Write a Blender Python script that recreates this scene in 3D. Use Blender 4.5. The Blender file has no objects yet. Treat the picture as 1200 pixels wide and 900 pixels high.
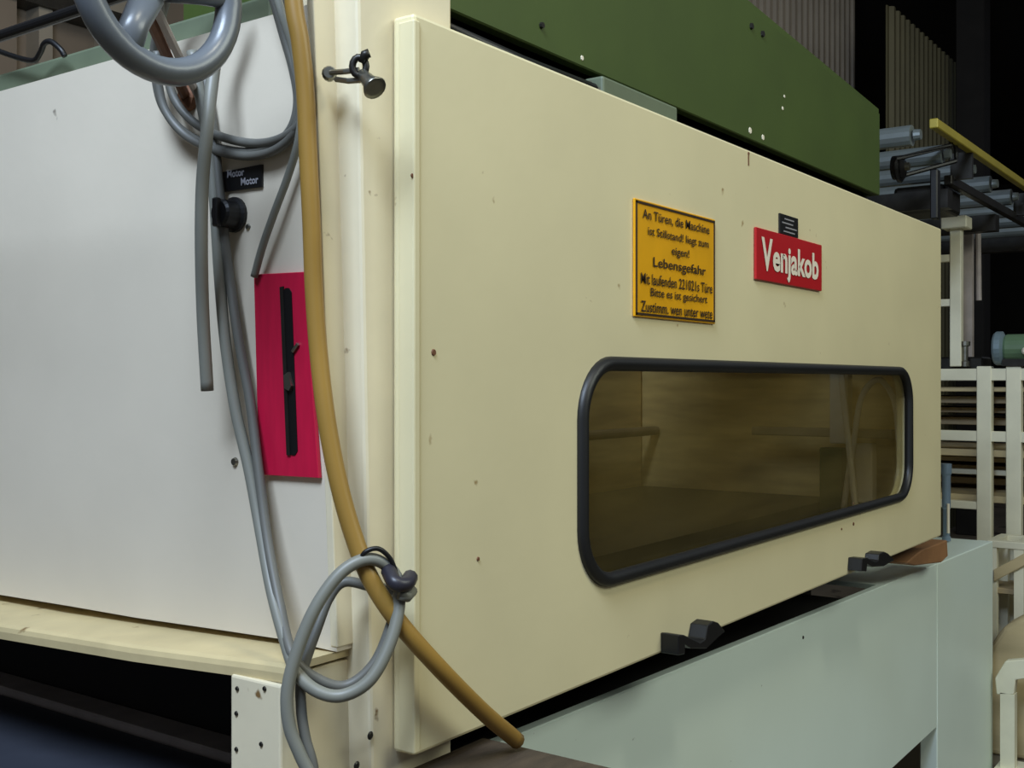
import bpy, bmesh, math, random
from mathutils import Vector, Matrix

random.seed(7)
C = bpy.context.scene.collection
SC = bpy.context.scene

# ---------------------------------------------------------------- camera
# Working units: camera at the origin, X along the long side of the machine,
# Y along its end face. W() turns working units into metres (eye height 1.6 m).
S = 0.8
EYE = 1.6
YAW = math.radians(35.7)
FOC = 1300.0
HOR = 447.0
FW = Vector((math.cos(YAW), math.sin(YAW), 0))
RT = Vector((math.sin(YAW), -math.cos(YAW), 0))
FLOOR = -EYE / S


def W(p):
    return Vector((p[0] * S, p[1] * S, p[2] * S + EYE))


cd = bpy.data.cameras.new('camera')
cam = bpy.data.objects.new('camera', cd)
C.objects.link(cam)
cam.location = (0, 0, EYE)
cam.rotation_euler = (math.radians(90), 0, YAW - math.radians(90))
cd.sensor_width = 36
cd.lens = 36 * FOC / 1200
cd.shift_y = -(450 - HOR) / 1200
cd.clip_end = 200
SC.camera = cam

# ---------------------------------------------------------------- world, lights, exposure
wd = bpy.data.worlds.new('world')
SC.world = wd
wd.use_nodes = True
bg = wd.node_tree.nodes['Background']
bg.inputs[0].default_value = (0.80, 0.86, 1.0, 1)
bg.inputs[1].default_value = 0.17


def area(name, loc, target, size, power, col, sizey=None):
    ld = bpy.data.lights.new(name, 'AREA')
    ld.energy = power
    ld.color = col
    ld.size = size
    if sizey:
        ld.shape = 'RECTANGLE'
        ld.size_y = sizey
    o = bpy.data.objects.new(name, ld)
    C.objects.link(o)
    o.location = W(loc)
    o.rotation_euler = (W(target) - W(loc)).to_track_quat('-Z', 'Y').to_euler()
    return o


area('gate_daylight', (-1.2, 0.5, 3.3), (1.2, 1.7, 0.6), 1.3, 268, (0.65, 0.79, 1.0), 1.1)
area('roof_light', (0.9, -1.1, 3.9), (1.9, 1.2, -0.2), 0.5, 42, (1.0, 0.96, 0.78), 0.6)
area('front_fill', (3.4, -3.4, 2.9), (3.2, 1.2, -0.8), 2.6, 118, (0.94, 1.0, 0.86), 1.4)  # added fill from the camera side, brightens door and base
area('partition_fill', (8.5, 1.0, 4.8), (11.5, 5.0, 3.4), 1.0, 40, (1.0, 0.95, 0.88), 1.0)  # added unseen fill that lights the corrugated partition
area('back_wall_fill', (2.6, 4.6, 4.8), (2.6, 8.8, 3.0), 1.0, 60, (1.0, 0.94, 0.84), 1.0)  # added unseen fill that lifts the back wall

vs = SC.view_settings
vs.view_transform = 'Standard'
vs.look = 'None'
vs.exposure = -0.56
vs.gamma = 1.0
vs.use_curve_mapping = False


# ---------------------------------------------------------------- pixel helpers (1200 x 900)
def ray(u, v):
    return FW + RT * ((u - 600) / FOC) + Vector((0, 0, (HOR - v) / FOC))


def at(u, v, t):
    return ray(u, v) * t


def onY(u, v, y):
    d = ray(u, v)
    return d * (y / d.y)


def onX(u, v, x):
    d = ray(u, v)
    return d * (x / d.x)


def onZ(u, v, z):
    d = ray(u, v)
    return d * (z / d.z)


# the end face leans a little: x = EA + EB * z
EB = (1.2433 - 1.2734) / (0.47 + 0.37)
EA = 1.2734 + 0.37 * EB


def onE(u, v, off=0.0):
    d = ray(u, v)
    return d * ((EA - off) / (d.x - EB * d.z))


# ---------------------------------------------------------------- materials
MATS = {}


def srgb(r, g, b):
    f = lambda c: (c / 255 / 12.92) if c / 255 <= 0.04045 else ((c / 255 + 0.055) / 1.055) ** 2.4
    return (f(r), f(g), f(b), 1)


def mat(name, col, rough=0.5, metal=0.0, var=0.12, scale=6.0, spots=None, spot_amt=0.0, spot_scale=30.0,
        bump=0.0, bump_scale=60.0, stretch=None, spec=0.5):
    m = bpy.data.materials.new(name)
    m.use_nodes = True
    nt = m.node_tree
    n = nt.nodes
    L = nt.links
    b = n['Principled BSDF']
    b.inputs['Roughness'].default_value = rough
    b.inputs['Metallic'].default_value = metal
    b.inputs['Specular IOR Level'].default_value = spec
    tc = n.new('ShaderNodeTexCoord')
    mp = n.new('ShaderNodeMapping')
    L.new(tc.outputs['Object'], mp.inputs['Vector'])
    if stretch:
        mp.inputs['Scale'].default_value = stretch
    nz = n.new('ShaderNodeTexNoise')
    nz.inputs['Scale'].default_value = scale
    nz.inputs['Detail'].default_value = 6
    L.new(mp.outputs['Vector'], nz.inputs['Vector'])
    rp = n.new('ShaderNodeValToRGB')
    c = srgb(*col)
    lo = tuple(max(0, x * (1 - var)) for x in c[:3]) + (1,)
    hi = tuple(min(1, x * (1 + var)) for x in c[:3]) + (1,)
    rp.color_ramp.elements[0].position = 0.3
    rp.color_ramp.elements[0].color = lo
    rp.color_ramp.elements[1].position = 0.7
    rp.color_ramp.elements[1].color = hi
    L.new(nz.outputs['Fac'], rp.inputs['Fac'])
    out = rp.outputs['Color']
    if spots:
        n2 = n.new('ShaderNodeTexNoise')
        n2.inputs['Scale'].default_value = spot_scale
        n2.inputs['Detail'].default_value = 3
        L.new(mp.outputs['Vector'], n2.inputs['Vector'])
        r2 = n.new('ShaderNodeValToRGB')
        r2.color_ramp.elements[0].position = 0.74 - spot_amt
        r2.color_ramp.elements[0].color = (0, 0, 0, 1)
        r2.color_ramp.elements[1].position = 0.80 - spot_amt
        r2.color_ramp.elements[1].color = (1, 1, 1, 1)
        L.new(n2.outputs['Fac'], r2.inputs['Fac'])
        mx = n.new('ShaderNodeMix')
        mx.data_type = 'RGBA'
        L.new(r2.outputs['Color'], mx.inputs[0])
        L.new(out, mx.inputs[6])
        mx.inputs[7].default_value = srgb(*spots)
        out = mx.outputs[2]
    L.new(out, b.inputs['Base Color'])
    if bump > 0:
        n3 = n.new('ShaderNodeTexNoise')
        n3.inputs['Scale'].default_value = bump_scale
        L.new(mp.outputs['Vector'], n3.inputs['Vector'])
        bp = n.new('ShaderNodeBump')
        bp.inputs['Strength'].default_value = bump
        bp.inputs['Distance'].default_value = 0.004
        L.new(n3.outputs['Fac'], bp.inputs['Height'])
        L.new(bp.outputs['Normal'], b.inputs['Normal'])
    MATS[name] = m
    return m


cream = mat('cream_paint', (222, 211, 170), 0.42, var=0.05, scale=3, spots=(150, 120, 70), spot_amt=0.0, spot_scale=24, bump=0.05)
cream_post = mat('cream_post_paint', (228, 216, 184), 0.45, var=0.08, scale=5, spots=(130, 100, 60), spot_amt=0.02, spot_scale=30, bump=0.05)
white = mat('cool_lit_panel_paint', (222, 211, 190), 0.45, var=0.05, scale=3, spots=(150, 140, 125), spot_amt=-0.01, spot_scale=26, bump=0.05)  # whiter than the cream: part of the cool daylight is in the colour
sillpaint = mat('worn_cream_paint', (202, 184, 138), 0.5, var=0.12, scale=9, spots=(120, 90, 50), spot_amt=0.07, spot_scale=22, bump=0.1)
green = mat('green_paint', (62, 79, 26), 0.6, var=0.10, scale=4, spots=(190, 195, 185), spot_amt=-0.03, spot_scale=40, bump=0.06)
palegreen = mat('pale_green_paint', (100, 110, 88), 0.55, var=0.15, scale=8, spots=(90, 75, 60), spot_amt=0.08, spot_scale=18)
basepaint = mat('pale_grey_green_paint', (230, 245, 236), 0.42, var=0.02, scale=3, spots=(90, 90, 80), spot_amt=-0.03, spot_scale=40)
rubber = mat('black_rubber', (24, 24, 24), 0.45, var=0.2)
blackmat = mat('black_steel', (14, 14, 15), 0.45, var=0.2)
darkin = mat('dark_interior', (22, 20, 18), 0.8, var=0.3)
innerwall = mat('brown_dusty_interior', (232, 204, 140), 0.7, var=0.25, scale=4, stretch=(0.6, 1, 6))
red = mat('red_plate', (196, 22, 62), 0.4, var=0.08, scale=14, stretch=(1, 6, 1))
redsign = mat('red_enamel', (182, 30, 36), 0.35, var=0.08)
yellowsign = mat('yellow_sign', (226, 164, 16), 0.4, var=0.08, scale=12)
signink = mat('sign_ink', (48, 30, 10), 0.6, var=0.1)
whiteink = mat('white_ink', (235, 225, 205), 0.5, var=0.03)
greyink = mat('grey_ink', (150, 148, 152), 0.5, var=0.03)
wheelgrey = mat('grey_enamel', (104, 109, 114), 0.32, var=0.08, scale=8, spec=0.6)
cablegrey = mat('grey_cable_plastic', (124, 124, 114), 0.45, var=0.08, scale=10)
cablegrey2 = mat('dark_grey_cable_plastic', (100, 99, 92), 0.5, var=0.08, scale=10)
hosebrown = mat('brown_hose_rubber', (150, 116, 52), 0.42, var=0.18, scale=5)
rust = mat('rusty_steel', (112, 72, 44), 0.7, var=0.3, scale=20)
steel = mat('dull_steel', (140, 138, 126), 0.3, metal=0.9, var=0.2, scale=20)
darksteel = mat('dark_steel', (52, 50, 46), 0.4, metal=0.6, var=0.25, scale=20)
wood = mat('dark_worn_board', (66, 54, 40), 0.75, var=0.4, scale=9, stretch=(1, 4, 1), bump=0.3)
woodblock = mat('wood_block', (150, 108, 72), 0.7, var=0.2, scale=8)
bluebelt = mat('dark_blue_belt', (58, 61, 70), 0.5, var=0.2, scale=6)
greyrail = mat('grey_rail', (176, 166, 160), 0.6, var=0.2, scale=10)
creambg = mat('cream_rack_paint', (232, 228, 202), 0.5, var=0.1, scale=5)
concrete = mat('concrete_floor', (112, 104, 90), 0.75, var=0.25, scale=2.2, spots=(60, 52, 44), spot_amt=0.12, spot_scale=5, bump=0.15)
corr = mat('corrugated_sheet', (150, 142, 128), 0.5, var=0.15, scale=2)
corrdark = mat('olive_corrugated_sheet', (92, 88, 60), 0.6, var=0.15, scale=2)
ceilmat = mat('ceiling_dark', (36, 34, 30), 0.8, var=0.2)
wallplaster = mat('brown_grey_plaster', (128, 116, 102), 0.8, var=0.15, scale=1.5)
rollergrey = mat('grey_roller', (120, 128, 128), 0.35, metal=0.3, var=0.15)
yellowbar = mat('yellow_bar_paint', (172, 156, 58), 0.45, var=0.1)
bluecyl = mat('blue_grey_cylinder', (128, 148, 168), 0.35, metal=0.3, var=0.1)
motorblue = mat('blue_grey_motor', (120, 138, 146), 0.4, metal=0.2, var=0.1)
motorgreen = mat('green_motor', (96, 122, 92), 0.4, var=0.1)
timber = mat('pale_timber', (206, 188, 144), 0.7, var=0.25, scale=6, stretch=(1, .2, 1))
timber2 = mat('dull_timber', (172, 154, 120), 0.7, var=0.25, scale=6, stretch=(1, .2, 1))
tape = mat('dark_tape', (44, 42, 50), 0.4, var=0.1)


def glass_mat():
    m = bpy.data.materials.new('tinted_glass_dust_glow')
    m.use_nodes = True
    nt = m.node_tree
    n = nt.nodes
    L = nt.links
    for x in list(n):
        n.remove(x)
    out = n.new('ShaderNodeOutputMaterial')
    tr = n.new('ShaderNodeBsdfTransparent')
    tr.inputs[0].default_value = (0.86, 0.84, 0.70, 1)
    df = n.new('ShaderNodeBsdfDiffuse')
    tc = n.new('ShaderNodeTexCoord')
    nz = n.new('ShaderNodeTexNoise')
    nz.inputs['Scale'].default_value = 2.2
    nz.inputs['Detail'].default_value = 6
    mp = n.new('ShaderNodeMapping')
    mp.inputs['Scale'].default_value = (0.5, 1, 4.5)
    L.new(tc.outputs['Object'], mp.inputs['Vector'])
    L.new(mp.outputs['Vector'], nz.inputs['Vector'])
    df.inputs[0].default_value = srgb(158, 138, 80)  # olive streaks: thin dust plus interior glow painted into the film
    rp = n.new('ShaderNodeMapRange')
    rp.inputs[1].default_value = 0.3
    rp.inputs[2].default_value = 0.7
    rp.inputs[3].default_value = 0.06
    rp.inputs[4].default_value = 0.26
    L.new(nz.outputs['Fac'], rp.inputs[0])
    m1 = n.new('ShaderNodeMixShader')
    L.new(rp.outputs[0], m1.inputs[0])
    L.new(tr.outputs[0], m1.inputs[1])
    L.new(df.outputs[0], m1.inputs[2])
    gl = n.new('ShaderNodeBsdfGlossy')
    gl.inputs['Roughness'].default_value = 0.04
    fr = n.new('ShaderNodeFresnel')
    fr.inputs[0].default_value = 1.5
    m2 = n.new('ShaderNodeMixShader')
    L.new(fr.outputs[0], m2.inputs[0])
    L.new(m1.outputs[0], m2.inputs[1])
    L.new(gl.outputs[0], m2.inputs[2])
    # one coated surface only: the rear face of the pane lets light straight through
    ge = n.new('ShaderNodeNewGeometry')
    t2 = n.new('ShaderNodeBsdfTransparent')
    m3 = n.new('ShaderNodeMixShader')
    L.new(ge.outputs['Backfacing'], m3.inputs[0])
    L.new(m2.outputs[0], m3.inputs[1])
    L.new(t2.outputs[0], m3.inputs[2])
    L.new(m3.outputs[0], out.inputs[0])
    return m


glass = glass_mat()


# ---------------------------------------------------------------- mesh helpers (working units)
def thing(name, label, cat, loc, group=None):
    o = bpy.data.objects.new(name, None)
    C.objects.link(o)
    o.location = W(loc)
    o.empty_display_size = 0.05
    o['label'] = label
    o['category'] = cat
    if group:
        o['group'] = group
    return o


def wloc(o):
    l = o.location.copy()
    while o.parent:
        o = o.parent
        l += o.location
    return l


def obj(name, bm, m, parent=None, label=None, smooth=False, kind=None):
    """Turn a bmesh in working units into one mesh object with its origin at its base."""
    for v in bm.verts:
        v.co = W(v.co)
    bmesh.ops.recalc_face_normals(bm, faces=bm.faces)
    xs = [v.co.x for v in bm.verts]
    ys = [v.co.y for v in bm.verts]
    zs = [v.co.z for v in bm.verts]
    org = Vector(((min(xs) + max(xs)) / 2, (min(ys) + max(ys)) / 2, min(zs)))
    for v in bm.verts:
        v.co -= org
    me = bpy.data.meshes.new(name)
    bm.to_mesh(me)
    bm.free()
    if smooth:
        for p in me.polygons:
            p.use_smooth = True
    me.materials.append(m)
    o = bpy.data.objects.new(name, me)
    C.objects.link(o)
    if parent:
        o.parent = parent
        o.location = org - wloc(parent)
    else:
        o.location = org
    if label:
        o['label'] = label
    if kind:
        o['kind'] = kind
    return o


def tag(o, label, cat, group=None):
    o['label'] = label
    o['category'] = cat
    if group:
        o['group'] = group
    return o


def box(x0, x1, y0, y1, z0, z1, bev=0.0, bm=None, seg=1):
    b2 = bmesh.new()
    r = bmesh.ops.create_cube(b2, size=1)
    for v in b2.verts:
        v.co = Vector(((x0 + x1) / 2 + v.co.x * (x1 - x0), (y0 + y1) / 2 + v.co.y * (y1 - y0), (z0 + z1) / 2 + v.co.z * (z1 - z0)))
    if bev > 0:
        bmesh.ops.bevel(b2, geom=list(b2.edges), offset=bev, segments=seg, affect='EDGES', profile=0.5)
    if bm is None:
        return b2
    merge(bm, b2)
    return bm


def merge(bm, b2):
    me = bpy.data.meshes.new('tmp')
    b2.to_mesh(me)
    b2.free()
    bm.from_mesh(me)
    bpy.data.meshes.remove(me)
    return bm


def prism(pts, vec, bev=0.0, seg=1):
    """Polygon pts extruded by vec."""
    bm = bmesh.new()
    vec = Vector(vec)
    n = len(pts)
    a = [bm.verts.new(p) for p in pts]
    b = [bm.verts.new(Vector(p) + vec) for p in pts]
    bm.faces.new(a)
    bm.faces.new(b[::-1])
    for i in range(n):
        bm.faces.new((a[i], b[i], b[(i + 1) % n], a[(i + 1) % n]))
    bmesh.ops.recalc_face_normals(bm, faces=bm.faces)
    if bev > 0:
        bmesh.ops.bevel(bm, geom=list(bm.edges), offset=bev, segments=seg, affect='EDGES', profile=0.5)
    return bm


def hexa(lo, hi, bev=0.0):
    """Solid between two quads lo (4 pts) and hi (4 pts)."""
    bm = bmesh.new()
    n = len(lo)
    a = [bm.verts.new(p) for p in lo]
    b = [bm.verts.new(p) for p in hi]
    bm.faces.new(a[::-1])
    bm.faces.new(b)
    for i in range(n):
        bm.faces.new((a[i], a[(i + 1) % n], b[(i + 1) % n], b[i]))
    bmesh.ops.recalc_face_normals(bm, faces=bm.faces)
    if bev > 0:
        bmesh.ops.bevel(bm, geom=list(bm.edges), offset=bev, segments=2, affect='EDGES', profile=0.5)
    return bm


def crom(pts, per=8, closed=False):
    P = [Vector(p) for p in pts]
    out = []
    n = len(P)
    rng = range(n) if closed else range(n - 1)
    for i in rng:
        p0 = P[(i - 1) % n] if (closed or i > 0) else P[0] * 2 - P[1]
        p1 = P[i]
        p2 = P[(i + 1) % n]
        p3 = P[(i + 2) % n] if (closed or i + 2 < n) else P[-1] * 2 - P[-2]
        for k in range(per):
            s = k / per
            out.append(0.5 * ((2 * p1) + (p2 - p0) * s + (2 * p0 - 5 * p1 + 4 * p2 - p3) * s * s + (3 * p1 - p0 - 3 * p2 + p3) * s ** 3))
    if not closed:
        out.append(P[-1])
    return out


def tube(path, r, sides=12, bm=None, closed=False, flat=1.0):
    bm = bm or bmesh.new()
    P = [Vector(p) for p in path]
    n = len(P)
    up = None
    rings = []
    for i in range(n):
        if closed:
            d = P[(i + 1) % n] - P[i - 1]
        else:
            d = P[min(i + 1, n - 1)] - P[max(i - 1, 0)]
        d.normalize()
        if up is None:
            up = d.cross(Vector((0.31, 0.17, 0.93)))
            if up.length < 1e-3:
                up = d.cross(Vector((1, 0, 0)))
        up = up - d * up.dot(d)
        up.normalize()
        s = d.cross(up)
        rr = r[i] if isinstance(r, (list, tuple)) else r
        rings.append([bm.verts.new(P[i] + (up * math.cos(a) * flat + s * math.sin(a)) * rr) for a in [2 * math.pi * k / sides for k in range(sides)]])
    m = n if closed else n - 1
    for i in range(m):
        A, B = rings[i], rings[(i + 1) % n]
        for k in range(sides):
            bm.faces.new((A[k], A[(k + 1) % sides], B[(k + 1) % sides], B[k]))
    if not closed:
        bm.faces.new(rings[0][::-1])
        bm.faces.new(rings[-1])
    return bm


def lathe(prof, base, axis, sides=24, bm=None):
    """prof: list of (r, h) along axis from base."""
    bm = bm or bmesh.new()
    ax = Vector(axis).normalized()
    u = ax.cross(Vector((0.2, 0.3, 0.9))).normalized()
    w = ax.cross(u)
    base = Vector(base)
    rings = []
    for r, h in prof:
        rings.append([bm.verts.new(base + ax * h + (u * math.cos(a) + w * math.sin(a)) * max(r, 1e-4)) for a in [2 * math.pi * k / sides for k in range(sides)]])
    for A, B in zip(rings, rings[1:]):
        for k in range(sides):
            bm.faces.new((A[k], A[(k + 1) % sides], B[(k + 1) % sides], B[k]))
    bm.faces.new(rings[0][::-1])
    bm.faces.new(rings[-1])
    return bm


def text_mesh(txt, bold=0.0, shear=0.0):
    cu = bpy.data.curves.new('t', 'FONT')
    cu.body = txt
    cu.align_x = 'LEFT'
    cu.offset = bold
    cu.shear = shear
    cu.resolution_u = 3
    o = bpy.data.objects.new('t', cu)
    C.objects.link(o)
    dg = bpy.context.evaluated_depsgraph_get()
    me = bpy.data.meshes.new_from_object(o.evaluated_get(dg))
    bpy.data.objects.remove(o)
    bpy.data.curves.remove(cu)
    return me


def text_into(bm, txt, org, ex, ey, ez, w, h, bold=0.0, shear=0.0, fit=True):
    """Fit text into a w x h box at org (lower-left), axes ex, ey; thin relief along ez."""
    me = text_mesh(txt, bold, shear)
    xs = [v.co.x for v in me.vertices]
    ys = [v.co.y for v in me.vertices]
    x0, x1, y0, y1 = min(xs), max(xs), min(ys), max(ys)
    sx = w / (x1 - x0)
    sy = h / (y1 - y0)
    b2 = bmesh.new()
    b2.from_mesh(me)
    bpy.data.meshes.remove(me)
    for v in b2.verts:
        v.co = Vector(org) + ex * ((v.co.x - x0) * sx) + ey * ((v.co.y - y0) * sy) + ez * 0.0012
    merge(bm, b2)
    return bm


EXD, EZD, END = Vector((1, 0, 0)), Vector((0, 0, 1)), Vector((0, -1, 0))      # door axes
EXE, EZE, ENE = Vector((0, -1, 0)), Vector((EB, 0, 1)).normalized(), Vector((-1, 0, 0))   # end face axes

# ================================================================ the hall
DY = 1.175          # outer face of the long side door
BY = 1.2225         # body plane behind it


def plane_box(name, *a, m=concrete):
    return obj(name, box(*a), m, kind='structure')


plane_box('floor', -8, 34, -14, 14, FLOOR - 0.2, FLOOR, m=concrete)
plane_box('ceiling', -1.0, 34, 1.5, 14, 5.6, 5.8, m=ceilmat)
plane_box('wall_back', -8, 34, 9.0, 9.2, FLOOR, 5.6, m=wallplaster)
plane_box('wall_front', -2, 34, -14.2, -14, FLOOR, 5.6, m=wallplaster)
plane_box('wall_right', 33.8, 34, -14, 14, FLOOR, 5.6, m=ceilmat)


def corrugated(name, p0, p1, z0, z1, pitch, depth, m, top_slope=0.0, parent=None):
    """Trapezoid-profile sheet from p0 to p1 (xy), z0..z1."""
    p0, p1 = Vector((p0[0], p0[1], 0)), Vector((p1[0], p1[1], 0))
    L = (p1 - p0).length
    d = (p1 - p0).normalized()
    nrm = Vector((d.y, -d.x, 0))
    prof = []
    k = 0
    while k * pitch < L:
        for s, o in ((0, 0), (0.3, 0), (0.45, 1), (0.75, 1), (0.9, 0)):
            x = (k + s) * pitch
            if x <= L:
                prof.append((x, o * depth))
        k += 1
    bm = bmesh.new()
    front, back = [], []
    for x, o in prof:
        zt = z1 + top_slope * x
        a = p0 + d * x + nrm * o
        b = p0 + d * x + nrm * (o - 0.02)
        front.append((bm.verts.new((a.x, a.y, z0)), bm.verts.new((a.x, a.y, zt))))
        back.append((bm.verts.new((b.x, b.y, z0)), bm.verts.new((b.x, b.y, zt))))
    for i in range(len(front) - 1):
        bm.faces.new((front[i][0], front[i + 1][0], front[i + 1][1], front[i][1]))
        bm.faces.new((back[i][0], back[i][1], back[i + 1][1], back[i + 1][0]))
        bm.faces.new((front[i][1], front[i + 1][1], back[i + 1][1], back[i][1]))
        bm.faces.new((front[i][0], back[i][0], back[i + 1][0], front[i + 1][0]))
    for e in (0, -1):
        bm.faces.new((front[e][0], front[e][1], back[e][1], back[e][0]))
    return obj(name, bm, m, kind='structure', parent=parent)


# near corrugated partition, seen over the green hood
pa = onY(850, 50, 5.0)
pb = onY(991, 50, 5.0)
corrugated('wall_partition', (pa.x - 1.5, 5.0), (pb.x, 5.0), FLOOR, 5.55, 0.185, 0.16, corr)
# dim olive sheet further back
pa = onY(1040, 100, 4.0)
pb = onY(1136, 100, 4.0)
corrugated('wall_far', (pa.x, 4.0), (pb.x, 4.0), FLOOR, 4.4, 0.20, 0.05, corrdark)
# dark portal frame of the hall between the two sheets and further right
for i, (u, w) in enumerate(((1157, 0.35),)):
    q = onY(u, 300, 3.4)
    obj('trim_%d' % (i + 1), box(q.x - w / 2, q.x + w / 2, 3.4, 3.75, FLOOR, 5.6, 0.01), darkin, kind='structure')
# pilasters on the back wall at the upper left
for i, (u0, u1, m) in enumerate(((-30, 12, wallplaster), (38, 54, corr), (118, 150, corr), (240, 262, wallplaster))):
    a, b = onY(u0, 30, 8.9), onY(u1, 30, 8.9)
    obj('trim_%d' % (i + 2), box(a.x, b.x, 8.8, 9.02, FLOOR, 5.6), m, kind='structure')
for i, z in enumerate((2.35, 3.2, 4.05)):
    obj('trim_%d' % (i + 6), box(-6, 12, 8.75, 9.02, z, z + 0.14), rust if i == 0 else darksteel, kind='structure')

# ================================================================ the machine
machine = thing('coating_machine', 'cream painted coating machine with a long windowed side door and white end panel',
                'machine', (2.9, 2.4, FLOOR))

# ---- corner post: stepped profile, leaning very slightly
pr = {}
for key, v, ub, uc, ud, ua in (('hi', 100, 421, 393, 370, 458), ('lo', 720, 432, 411, 393, 464)):
    b = onY(ub, v, BY)
    c = onX(uc, v, b.x)
    pr[key] = (b.x, c.y, b.z)
ZT, ZB = 0.72, FLOOR


def lerp_z(i, z):
    z0, z1 = pr['lo'][2], pr['hi'][2]
    return pr['lo'][i] + (pr['hi'][i] - pr['lo'][i]) * (z - z0) / (z1 - z0)


def post_ring(z):
    xb, yc = lerp_z(0, z), lerp_z(1, z)
    return [Vector((xb, BY, z)), Vector((1.52, BY, z)), Vector((1.52, yc + 0.14, z)), Vector((xb, yc + 0.14, z))]


post = obj('corner_post', hexa(post_ring(ZB), post_ring(ZT), 0.006), cream_post, machine)

# ---- body shell behind the door
X1 = onY(1103, 450, DY).x
obj('rear_wall', box(1.58, X1 - 0.12, 2.45, 2.52, -0.55, 0.54), innerwall, machine)
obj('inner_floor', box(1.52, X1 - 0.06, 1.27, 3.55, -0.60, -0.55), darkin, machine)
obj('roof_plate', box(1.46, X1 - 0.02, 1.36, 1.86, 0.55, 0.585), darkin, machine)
obj('far_end_wall', box(X1 - 0.10, X1 - 0.03, 1.25, 3.55, -0.62, 0.58), innerwall, machine)
obj('partition_wall', box(1.53, 1.57, 1.40, 3.55, -0.55, 0.55), innerwall, machine)
obj('top_rail', box(1.52, X1 - 0.03, BY + 0.01, 1.30, 0.50, 0.585), darksteel, machine)
obj('bottom_rail', box(1.52, X1 - 0.03, BY + 0.03, 1.31, -0.62, -0.56), darksteel, machine)
# inside: transport bed, spray carriage, pipes seen dimly through the glass
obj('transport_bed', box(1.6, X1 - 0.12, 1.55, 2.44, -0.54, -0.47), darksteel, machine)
KX = X1 - 0.32


def kbox(name, u0, u1, v0, v1, m, x=KX, d=0.06):
    a, b = onX(u0, v0, x), onX(u1, v0, x)
    z0, z1 = onX((u0 + u1) / 2, v1, x).z, onX((u0 + u1) / 2, v0, x).z
    obj(name, box(x, x + d, b.y, a.y, z0, z1, 0.004), m, machine)


kbox('carriage_post', 960, 987, 525, 625, green)
kbox('carriage_post', 972, 993, 425, 520, whiteink, KX + 0.02)
kbox('carriage_head', 880, 1045, 502, 512, timber2, KX + 0.03)
kbox('bracket_plate', 1000, 1022, 520, 590, whiteink, KX)
obj('spray_pipe', tube(crom([onX(u, v, KX - 0.02) for u, v in ((988, 600), (1000, 520), (1010, 465), (1030, 445), (1048, 470), (1054, 520))], 6), 0.012, 8), whiteink, machine, smooth=True)
obj('spray_pipe', tube([onX(985, 430, KX - 0.04), onX(1003, 600, KX - 0.04)], 0.012, 8), whiteink, machine)
obj('guide_rod', tube([(1.6, 2.38, -0.22), (X1 - 0.11, 2.38, -0.22)], 0.02), timber2, machine)

# ---- long side door with a rounded window opening
DX0 = onY(485, 450, DY).x
DZ0 = onY(600, 838.9, DY).z
DZT0 = onY(482, 13, DY).z
DZT1 = onY(1103, 268, DY).z
DZB0 = onY(490, 885, DY).z
DZB1 = onY(1103, 628, DY).z
WX0, WX1 = onY(677, 550, DY).x, onY(1066, 500, DY).x
WZ0, WZ1 = -0.422, 0.050


def rrect(x0, x1, z0, z1, r, seg=8):
    pts = []
    for cx, cz, a0 in ((x1 - r, z1 - r, 0), (x0 + r, z1 - r, 90), (x0 + r, z0 + r, 180), (x1 - r, z0 + r, 270)):
        for k in range(seg + 1):
            a = math.radians(a0 + 90 * k / seg)
            pts.append((cx + r * math.cos(a), cz + r * math.sin(a)))
    return pts


def plate_hole(outer, hole, y0, y1):
    bm = bmesh.new()
    layers = []
    for y in (y0, y1):
        o = [bm.verts.new((x, y, z)) for x, z in outer]
        h = [bm.verts.new((x, y, z)) for x, z in hole]
        eo = [bm.edges.new((o[i], o[(i + 1) % len(o)])) for i in range(len(o))]
        eh = [bm.edges.new((h[i], h[(i + 1) % len(h)])) for i in range(len(h))]
        bmesh.ops.triangle_fill(bm, use_beauty=True, use_dissolve=False, edges=eo + eh)
        layers.append((o, h))
    for a, b in ((layers[0][0], layers[1][0]), (layers[0][1], layers[1][1])):
        n = len(a)
        for i in range(n):
            bm.faces.new((a[i], a[(i + 1) % n], b[(i + 1) % n], b[i]))
    return bm


outer = [(DX0, DZB0), (X1, DZB1), (X1, DZT1), (DX0, DZT0)]
door = obj('side_door', plate_hole(outer, rrect(WX0 + 0.012, WX1 - 0.012, WZ0 + 0.012, WZ1 - 0.012, 0.115), DY, BY - 0.002), cream, machine,
           label='cream painted sheet metal door with rounded window')
bv = door.modifiers.new('bevel', 'BEVEL')
bv.width = 0.005
bv.segments = 2
bv.limit_method = 'ANGLE'
bv.angle_limit = math.radians(50)
# gasket: rounded section swept round the opening
gr = rrect(WX0 + 0.013, WX1 - 0.013, WZ0 + 0.013, WZ1 - 0.013, 0.115, 10)
obj('window_gasket', tube([(x, DY - 0.001, z) for x, z in gr], 0.0155, 10, closed=True), rubber, door, 'black rubber window gasket', smooth=True)
gin = rrect(WX0 + 0.008, WX1 - 0.008, WZ0 + 0.008, WZ1 - 0.008, 0.115, 10)
obj('window_pane', prism([(x, DY + 0.016, z) for x, z in gin], (0, 0.006, 0)), glass, door, 'dark tinted window pane with dust and painted-in glow')
# door edge flange lip
obj('edge_lip', box(DX0 - 0.004, DX0 + 0.012, DY - 0.004, DY + 0.03, DZB0 + 0.005, DZT0 - 0.012, 0.003, seg=2), cream, door)


def door_poly(px, th, m, name, parent, bev=0.0, out=0.0, label=None):
    pts = [onY(u, v, DY) + Vector((0, -out, 0)) for u, v in px]
    return obj(name, prism(pts, (0, -th, 0), bev), m, parent, label)


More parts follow.
